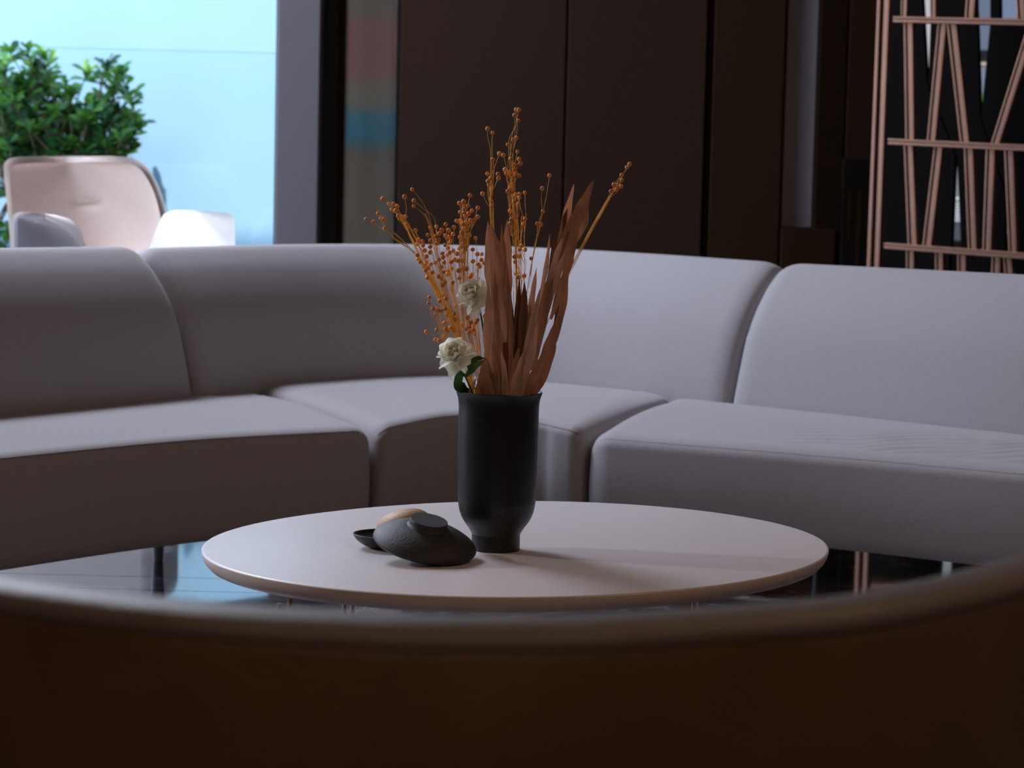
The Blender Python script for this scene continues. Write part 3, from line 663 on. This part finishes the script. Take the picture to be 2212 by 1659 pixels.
# ------------------------------------------------------------------ armchair by the window
YA = 7.35; ax0 = P(190, 530, YA); arm = empty('armchair', (ax0.x, YA, 0), 'cream high backed armchair with tan lining standing by the bright window', 'armchair')
def zY(px, py, Y): return P(px, py, Y)
def shell(outL, outR, bulge, thick, mat_in, mat_out, name, nb=24, nt=28, Y0=YA, tilt=0.0, mirror=1, yshift=lambda e, t: 0):
    """panel between a left and right outline (pixels, bottom->top) with depth bulge; returns closed mesh"""
    Lc = crom([Vector((a, b, 0)) for a, b in outL], nt); Rc = crom([Vector((a, b, 0)) for a, b in outR], nt)
    V = []; 
    for side in (0, 1):
        for i in range(nt + 1):
            for j in range(nb + 1):
                e = j / nb; p = Lc[i].lerp(Rc[i], e); k = 4 * e * (1 - e); t = i / nt
                Y = Y0 + bulge * k + yshift(e, t) + (thick * (min(1, 6 * min(e, 1 - e, 1.001 - t) + .15) ** .5) if side else 0)
                V.append(P(p.x, p.y, Y))
    n1 = (nt + 1) * (nb + 1); Fc = []; W = nb + 1
    for i in range(nt):
        for j in range(nb):
            q = (i * W + j, i * W + j + 1, (i + 1) * W + j + 1, (i + 1) * W + j); Fc.append(q); Fc.append(tuple(a + n1 for a in reversed(q)))
    ed = [j for j in range(W)] + [i * W + nb for i in range(1, nt + 1)] + [nt * W + j for j in range(nb - 1, -1, -1)] + [i * W for i in range(nt - 1, 0, -1)]
    for a, b in zip(ed, ed[1:] + ed[:1]): Fc.append((a, b, b + n1, a + n1))
    return V, Fc
bl = [(40, 720), (30, 600), (22, 520), (14, 430), (8, 372), (10, 352), (26, 341), (70, 338)]
brr = [(345, 720), (356, 600), (364, 500), (352, 430), (330, 378), (308, 352), (285, 341), (240, 337)]
child('backrest', *shell(bl, brr, .13, .055, None, None, 'b', 30, 40, YA + .02), cream, arm)
# tan inner lining slightly in front of the shell
bl2 = [(48, 700), (38, 600), (32, 520), (26, 440), (22, 385), (26, 362), (44, 354), (84, 351)]
br2 = [(335, 700), (344, 600), (350, 500), (338, 432), (318, 386), (298, 362), (276, 353), (232, 350)]
child('lining', *shell(bl2, br2, .125, .02, None, None, 'l', 30, 40, YA + .012, yshift=lambda e, t: .012 * math.exp(-((t - .42) / .012) ** 2) * (1 if .42 < e < .62 else 0)), tan_in, arm)
# arms
al = [(24, 720), (24, 560), (24, 490), (26, 468), (40, 459), (70, 458)]
ar = [(215, 720), (196, 570), (182, 522), (170, 492), (150, 474), (118, 464)]
la = child('armrest', *shell(al, ar, .0, .035, None, None, 'a', 20, 26, YA - .42, yshift=lambda e, t: .10 * e), cream, arm)
al2 = [(31, 720), (31, 560), (31, 495), (33, 475), (45, 467), (72, 465)]
ar2 = [(205, 720), (188, 570), (174, 524), (162, 498), (145, 481), (116, 471)]
child('ribbed_panel', *shell(al2, ar2, .0, .012, None, None, 'a', 20, 60, YA - .428, yshift=lambda e, t: .10 * e), mesh_grey, la)
rb = []
for k in range(24):
    py = 474 + k * 5.2; xr = 112 + min(66, (py - 474) ** .75 * 3.0); rb.append(tube([P(36, py, YA - .432), P(xr * .55 + 16, py + .5, YA - .385), P(xr, py + 1, YA - .345)], .0024, 5))
child('ribbing', *merge(rb), mat('rib_grey', (.42, .42, .47), .7), la)['kind'] = 'stuff'
al = [(300, 720), (310, 580), (328, 520), (340, 490), (352, 466), (372, 455), (400, 454)]
ar = [(508, 720), (508, 580), (508, 520), (507, 490), (504, 468), (488, 460), (450, 457)]
child('armrest', *shell(al, ar, .03, .05, None, None, 'a', 20, 26, YA - .30, yshift=lambda e, t: -.26 * e), cream, arm)
v, f = box_vf(ax0.x - .22, ax0.x + .22, YA - .42, YA + .06, .40, .50); sb = child('seat', v, f, tan_in, arm, bevel=.04)
v, f = box_vf(ax0.x - .30, ax0.x + .30, YA - .40, YA + .10, .03, .41)
child('base', v, f, cream, arm, bevel=.05)

# ------------------------------------------------------------------ shrub outside
YS = 10.0
shrub = empty('shrub', (P(120, 600, YS).x, YS, -.01), 'leafy green shrub growing against the pale blue wall outside the window', 'shrub')
def leaf_vf(c, d, nrm, L, W):
    d = d.normalized(); s = d.cross(nrm).normalized(); n = s.cross(d); V = []
    for (t, wd, up) in ((0, .05, 0), (.35, .62, .05), (.65, 1, .06), (.88, .72, .03), (1, .05, -.02)):
        for e in (-1, 0, 1): V.append(c + d * L * t + s * (e * W * wd * .5) + n * (L * up + abs(e) * W * .14))
    Fc = []
    for i in range(4):
        for j in range(2): Fc.append((i * 3 + j, i * 3 + j + 1, (i + 1) * 3 + j + 1, (i + 1) * 3 + j))
    return V, Fc
tips = [(20,110),(60,105),(95,112),(10,150),(75,150),(105,150),(45,165),(8,190),(60,200),(95,190),(190,150),(235,135),(250,165),(262,150),(225,165),(270,185),(245,190),(285,205),
        (30,215),(0,225),(60,235),(100,225),(130,205),(155,195),(125,240),(160,235),(185,225),(150,270),(185,265),(215,270),(95,270),(60,275),(20,265),(200,240),(230,240),
        (300,265),(290,285),(265,290),(240,300),(280,315),(210,310),(170,310),(135,310),(100,315),(60,315),(20,310),(-10,300),(-20,200),(-25,140),(250,330),(180,340),(120,345),(60,350),(5,350),(225,210),(290,240),(140,180)]
rnd = random.Random(3)
for k in range(70): tips.append((rnd.uniform(-140, 290), rnd.uniform(300, 640)))
for k in range(60): tips.append((rnd.uniform(-240, -5), rnd.uniform(110, 620)))
for k in range(130): tips.append((rnd.uniform(-20, 285), rnd.uniform(225, 360)))
for k in range(30): tips.append((rnd.uniform(-20, 110), rnd.uniform(120, 230)))
groundp = Vector((P(60, 600, YS).x, YS + .2, -.01)); nodes = [groundp]; tw = []
for (sx, sy) in ((30, 420), (150, 400), (-90, 420), (230, 420)):
    nd = P(sx, sy, YS + .15); tw.append(tube(crom([groundp, groundp.lerp(nd, .5) + Vector((rnd.uniform(-.06, .06), 0, 0)), nd], 8), [.018 - .0013 * i for i in range(9)], 7)); nodes.append(nd)
nodes = nodes[1:]; cnt = 0; extra = []
for ti, (tx, ty) in enumerate(tips):
    near_top = ti < 57
    dd = rnd.uniform(-.12, .12) if near_top else rnd.uniform(-.05, .33)
    tp = P(tx, ty, YS + dd); nd = min(nodes, key=lambda q: (q - tp).length); m_ = nd.lerp(tp, .5) + Vector((rnd.uniform(-.05, .05), rnd.uniform(-.04, .04), rnd.uniform(-.05, .02)))
    tw.append(tube(crom([nd, m_, tp], 6), [.006, .0055, .005, .0045, .004, .003, .0025], 5))
    gd = (tp - m_).normalized()
    for k in range(11 if near_top else 9):
        a = rnd.uniform(0, 6.283); side = Vector((math.cos(a), math.sin(a) * .8, rnd.uniform(-.3, .5)))
        d = gd * rnd.uniform(.2, .9) + side; c = tp - gd * rnd.uniform(0, .06)
        v, f = leaf_vf(c, d, Vector((rnd.uniform(-.4, .4), -.6, .9)).normalized(), rnd.uniform(.050, .082), rnd.uniform(.028, .042))
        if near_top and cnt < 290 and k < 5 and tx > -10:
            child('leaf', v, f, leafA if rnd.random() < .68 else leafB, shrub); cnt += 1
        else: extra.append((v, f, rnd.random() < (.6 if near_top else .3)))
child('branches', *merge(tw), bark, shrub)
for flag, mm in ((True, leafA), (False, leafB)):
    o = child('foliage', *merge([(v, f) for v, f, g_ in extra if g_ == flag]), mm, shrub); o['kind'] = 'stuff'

# ------------------------------------------------------------------ copper lattice screen, right
pD = Vector((P(1905, 300, 7.8).x, 7.8, 0)); dirv = Vector((.866, -.5, 0)); nrm = Vector((.5, .866, 0)).normalized()
scr = empty('lattice_screen', pD, 'tall copper coloured metal lattice screen with slanting bars at the right', 'screen')
def Q(px, py, off=0.0): return PP(px, py, pD + nrm * off, nrm)
def strip(a0, a1, b0, b1, thick=.03, off=0.0):
    """quad px pts: a0,a1 left edge top/bottom ; b0,b1 right edge"""
    pts = [Q(*a0, off), Q(*b0, off), Q(*b1, off), Q(*a1, off)]; return hexa(pts, None, nrm * thick)
cop2 = copper
dk = mat('groove_dark', (.02, .012, .01), .6)
def double(x0t, x1t, yt, x0b, x1b, yb, name, wideleft=False):
    wt, wbm = x1t - x0t, x1b - x0b
    V, Fc = merge([strip((x0t, yt), (x0b, yb), (x0t + wt * .20, yt), (x0b + wbm * .20, yb)), strip((x0t + wt * .45, yt), (x0b + wbm * .45, yb), (x1t, yt), (x1b, yb))])
    o = child(name, V, Fc, cop2, scr, smooth=False, bevel=.0015)
    child('groove', *strip((x0t + wt * .18, yt), (x0b + wbm * .18, yb), (x0t + wt * .47, yt), (x0b + wbm * .47, yb), .018, .010), dk, o, smooth=False)
def ext(x0, y0, x1, y1, y): return x0 + (x1 - x0) * (y - y0) / (y1 - y0)
# post: two rails from far above the frame to the floor
def post(x0a, x0b, x1a, x1b, name):
    yt, yb = -500, 1000
    V, Fc = strip((ext(x0a, 0, x1a, 572, yt), yt), (ext(x0a, 0, x1a, 572, yb), yb), (ext(x0b, 0, x1b, 572, yt), yt), (ext(x0b, 0, x1b, 572, yb), yb)); child(name, V, Fc, cop2, scr, smooth=False, bevel=.002)
post(1895, 1901.5, 1872.5, 1880, 'post'); post(1910, 1921, 1889, 1899, 'post')
def hbar(xl, yl, slope, h):
    xr = 2420
    for (t0, t1) in ((0, .36), (.5, 1)):
        pass
    V, Fc = merge([hexa([Q(xl, yl + h * a, -.02), Q(xr, yl + h * a + (xr - xl) * slope, -.02), Q(xr, yl + h * b_ + (xr - xl) * (slope + .003), -.02), Q(xl, yl + h * b_, -.02)], None, nrm * .045) for a, b_ in ((0, .38), (.52, 1))])
    o = child('crossbar', V, Fc, cop2, scr, smooth=False, bevel=.0015)
    child('groove', *hexa([Q(xl + 4, yl + h * .36, -.012), Q(xr, yl + h * .36 + (xr - xl) * slope, -.012), Q(xr, yl + h * .54 + (xr - xl) * slope, -.012), Q(xl + 4, yl + h * .54, -.012)], None, nrm * .03), dk, o, smooth=False)
hbar(1929, 35, .020, 13); hbar(1918, 299, .0455, 13); hbar(1909, 524, .0725, 13); hbar(1898, 790, .098, 14); hbar(1938, -240, -.005, 12)
SL = [(1952,1971,46,1956,1974,302),(2026,2044,47,2002,2020,304),(2045,2065,48,2074,2093,308),(2222,2240,48,2140,2158,311),(2290,2310,50,2310,2330,315),
      (1952,1971,310,1961,1980,530),(2018,2036,313,1992,2011,533),(2082,2101,316,2091,2109,540),(2130,2149,318,2122,2140,543),(2169,2188,320,2179,2196,546),(2250,2269,322,2235,2254,550),
      (1957,1974,535,1958,1974,790),(2020,2037,537,2019,2035,792),(2068,2086,545,2068,2086,800),(2143,2161,548,2130,2150,805),(2167,2184,550,2185,2204,808),
      (2009,2020,-235,2009,2021,38),(2104,2122,-235,2084,2103,40),(2180,2198,-235,2197,2216,42),(1950,1966,-235,1946,1958,36)]
for (a, b, yt, c_, d_, yb) in SL: double(a, b, yt, c_, d_, yb, 'slat')
# black lacquered boards standing behind the lattice
def board(rows, off=.35):
    """rows: (y, x_left, x_right) down the board"""
    V, Fc = [], []
    for (y, a, b) in rows:
        for x in (a, b): p = Q(x, y, off); V += [p, p + nrm * .03]
    for p in V: p.z = max(p.z, 0.0)
    for k in range(len(rows) - 1):
        a = 4 * k; b = a + 4
        Fc += [(a, a + 2, b + 2, b), (a + 1, b + 1, b + 3, a + 3), (a, b, b + 1, a + 1), (a + 2, a + 3, b + 3, b + 2)]
    n_ = len(rows) * 4; Fc += [(0, 1, 3, 2), (n_ - 4, n_ - 2, n_ - 1, n_ - 3)]
    return V, Fc
BD = [('black board behind the lattice at its left post', [[(-700, 1896, 1990), (0, 1896, 1992), (180, 1894, 2002), (335, 1892, 2063), (520, 1890, 2055), (560, 1889, 2050), (1000, 1889, 2046)]]),
      ('black board behind the middle of the lattice', [[(-700, 2006, 2104), (20, 2009, 2109), (52, 2010, 2111), (180, 2005, 2115), (252, 2034, 2117), (335, 2067, 2143), (420, 2071, 2171), (520, 2075, 2171), (560, 2076, 2171), (1000, 2068, 2168)]]),
      ('black board behind the lattice at the right frame edge', [[(-700, 2140, 2158), (42, 2139, 2160)], [(-700, 2196, 2500), (42, 2196, 2500)], [(42, 2139, 2500), (60, 2138, 2500), (252, 2119, 2500), (335, 2147, 2500), (420, 2175, 2500), (545, 2181, 2500), (1000, 2180, 2500)]])]
for bi_, (lab, pieces) in enumerate(BD):
    V, Fc = merge([board(pc_, .35 + .0 * bi_) for pc_ in pieces])
    o = mobj('backing_board', V, Fc, slat_m, smooth=False, origin=(V[0].x, V[0].y, 0)); tag(o, lab, 'board', 'black boards behind the copper lattice')
# far room behind the screen
struct('wall_far', *box_vf(xat(1890, 300), XR, 12.4, 12.5, -.08, ZC), mat('far_plaster', (.20, .22, .26), .8, bump=.1))
struct('ground_far', *box_vf(xat(1890, 300), XR, YB + .1, 12.5, -.1, 0), mat('far_floor', (.12, .12, .13), .3))
v, f = box_vf(xat(1890, 300), XR, YB + .1, 12.5, ZC, ZC + .1); struct('ceiling_far', v, f, ceil_m)
v, f = box_vf(xat(1892, 300) - .06, xat(1892, 300), YB + .12, 12.5, -.08, ZC); struct('wall_divider', v, f, room_m)
w4 = empty('window_3', (P(2064, 480, 12.38).x, 12.38, 0)); w4['kind'] = 'structure'  # blind slats, sill, transom and greenery glow to imitate daylight on them
def farq(name, x0, y0, x1, y1, m, Y=12.36):
    a, b = P(x0, y0, Y), P(x1, y1, Y); v, f = box_vf(a.x, b.x, Y, Y + .01, b.z, a.z); return child(name, v, f, m, w4, smooth=False)
farq('pane', 2030, 345, 2100, 425, emit('dull_daylight', (.55, .58, .68), 0.45))
farq('pane', 2030, 425, 2100, 432, emit('bright_daylight', (.8, 1, .98), .9))
for k in range(7): farq('blind_slat', 2030, 436 + k * 6.3, 2100, 440.6 + k * 6.3, emit('sunlit_blind', (.85, .92, 1), .9) if k == 0 else bpy.data.materials['sunlit_blind'])
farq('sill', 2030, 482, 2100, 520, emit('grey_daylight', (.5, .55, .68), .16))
farq('pane', 2105, -20, 2145, 108, emit('blue_daylight', (.30, .38, .55), 0.48))
farq('transom', 2105, 134, 2145, 141, emit('lit_cream_trim', (.75, .62, .5), .8))
farq('pane', 2105, 143, 2145, 205, emit('blue_daylight_low', (.36, .44, .6), 0.54))
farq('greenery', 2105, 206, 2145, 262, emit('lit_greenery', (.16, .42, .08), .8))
farq('pane', 1993, -10, 2008, 190, emit('pale_daylight', (.65, .62, .68), 0.80))
farq('pane', 2155, -30, 2200, 44, emit('blue_daylight_up', (.30, .38, .58), .6))
farq('pane', 2168, 430, 2184, 505, emit('pale_daylight_low', (.5, .5, .62), .6))

# ------------------------------------------------------------------ dark bar chair by the wall
YC = 8.26; c0 = P(1846, 500, YC)
bc = empty('bar_chair', (c0.x, YC, 0), 'dark wooden high chair standing in shadow beside the copper lattice', 'chair')
def pb(x0, y0, x1, y1, Y0, Y1, name, m=dark_wood):
    a, b = P(x0, y0, Y0), P(x1, y1, Y0); v, f = box_vf(a.x, b.x, Y0, Y1, b.z, a.z); return child(name, v, f, m, bc, smooth=False, bevel=.004)
pb(1822, 342, 1874, 410, YC, YC + .03, 'backrest')
for x in (1822, 1842, 1864): 
    a = P(x, 410, YC); b = P(x + 11, 410, YC); v, f = box_vf(a.x, b.x, YC, YC + .03, .62, a.z); child('back_post', v, f, dark_wood, bc, smooth=False)
a = P(1818, 410, YC); b = P(1876, 410, YC)
v, f = box_vf(a.x, b.x, YC - .3, YC + .03, .58, .62); child('seat', v, f, dark_wood, bc, smooth=False, bevel=.01)
for x in (a.x, b.x - .025):
    for y in (YC - .3, YC): v, f = box_vf(x, x + .025, y, y + .025, 0, .58); child('leg', v, f, dark_wood, bc, smooth=False)

# ------------------------------------------------------------------ foreground barrel chair
RIM = [(-330,1120),(-150,1180),(0,1227),(160,1252),(344,1275),(520,1293),(687,1304),(900,1314),(1100,1317),(1260,1314),(1400,1306),(1580,1295),(1767,1279),(1950,1246),(2080,1215),(2212,1181),(2340,1140),(2500,1070)]
ZR = .72; rim = [PZ(a, b, ZR) for a, b in RIM]
L0 = rim[0]; Rn = rim[-1]
rim = [Vector((L0.x - .10, L0.y + .42, ZR)), Vector((L0.x - .07, L0.y + .18, ZR))] + rim + [Vector((Rn.x + .06, Rn.y + .12, ZR)), Vector((Rn.x + .09, Rn.y + .28, ZR))]
rp = arclen(crom(rim, 300), 160)
fc = empty('barrel_chair', (0, 1.5, 0), 'dark brown leather barrel chair seen from behind, blurred in the near foreground', 'armchair')
n = len(rp); prof = []
def csec(p, t, up):   # outward normal (towards camera side)
    return None
outer = [(.020, -.012), (.024, -.03), (.026, -.05), (.0235, -.056), (.022, -.06), (.0245, -.022), (.022, -.16), (.012, -.30), (-.005, -.42), (-.03, -.56), (-.05, -.60)]
top = [(-.050, -.6), (-.050, -.3), (-.052, -.05), (-.050, -.022), (-.040, -.008), (-.022, 0.0), (-.002, 0), (.012, -.005)]
def sweep(section, closed=True):
    V, Fc = [], []; m = len(section)
    for i, p in enumerate(rp):
        t = (rp[min(i + 1, n - 1)] - rp[max(i - 1, 0)]).normalized(); nr = Vector((t.y, -t.x, 0))
        for (o, z) in section: V.append(Vector((p.x, p.y, ZR)) + nr * (o + .025) + Vector((0, 0, z)))
    for i in range(n - 1):
        for j in range(m if closed else m - 1): Fc.append((i * m + j, i * m + (j + 1) % m, (i + 1) * m + (j + 1) % m, (i + 1) * m + j))
    if closed: Fc += [tuple(range(m)), tuple(range(n * m - 1, (n - 1) * m - 1, -1))]
    return V, Fc
body = [(.0205, -.0145)] + [(a, b) for a, b in outer[5:]] + [(-.023, -.6), (-.023, -.0145)]
child('shell', *sweep(body), leather, fc)
rimsec = [(.022, -.0140), (.0225, -.011), (.020, -.006), (.014, -.002), (.004, -.0005), (-.006, 0), (-.014, -.001), (-.020, -.005), (-.024, -.010), (-.024, -.0140)]
child('rim_pad', *sweep(rimsec), leather_rim_lit, fc)
ccx = (rp[0].x + rp[-1].x) / 2
v, f = lathe([(0, .30), (.27, .30), (.29, .32), (.29, .40), (.26, .425), (0, .43)], 48, None, (ccx, 1.58, 0)); child('seat', v, f, leather, fc)
for dx, dy in ((-.2, 1.40), (.2, 1.40), (-.22, 1.76), (.22, 1.76)): child('leg', *tube([(ccx + dx, dy, .31), (ccx + dx * 1.1, dy, 0)], [.016, .011], 12), legm, fc)
print('pods', podn, 'shrub leaves', cnt, 'vase', XV, YV, 'table', tc)
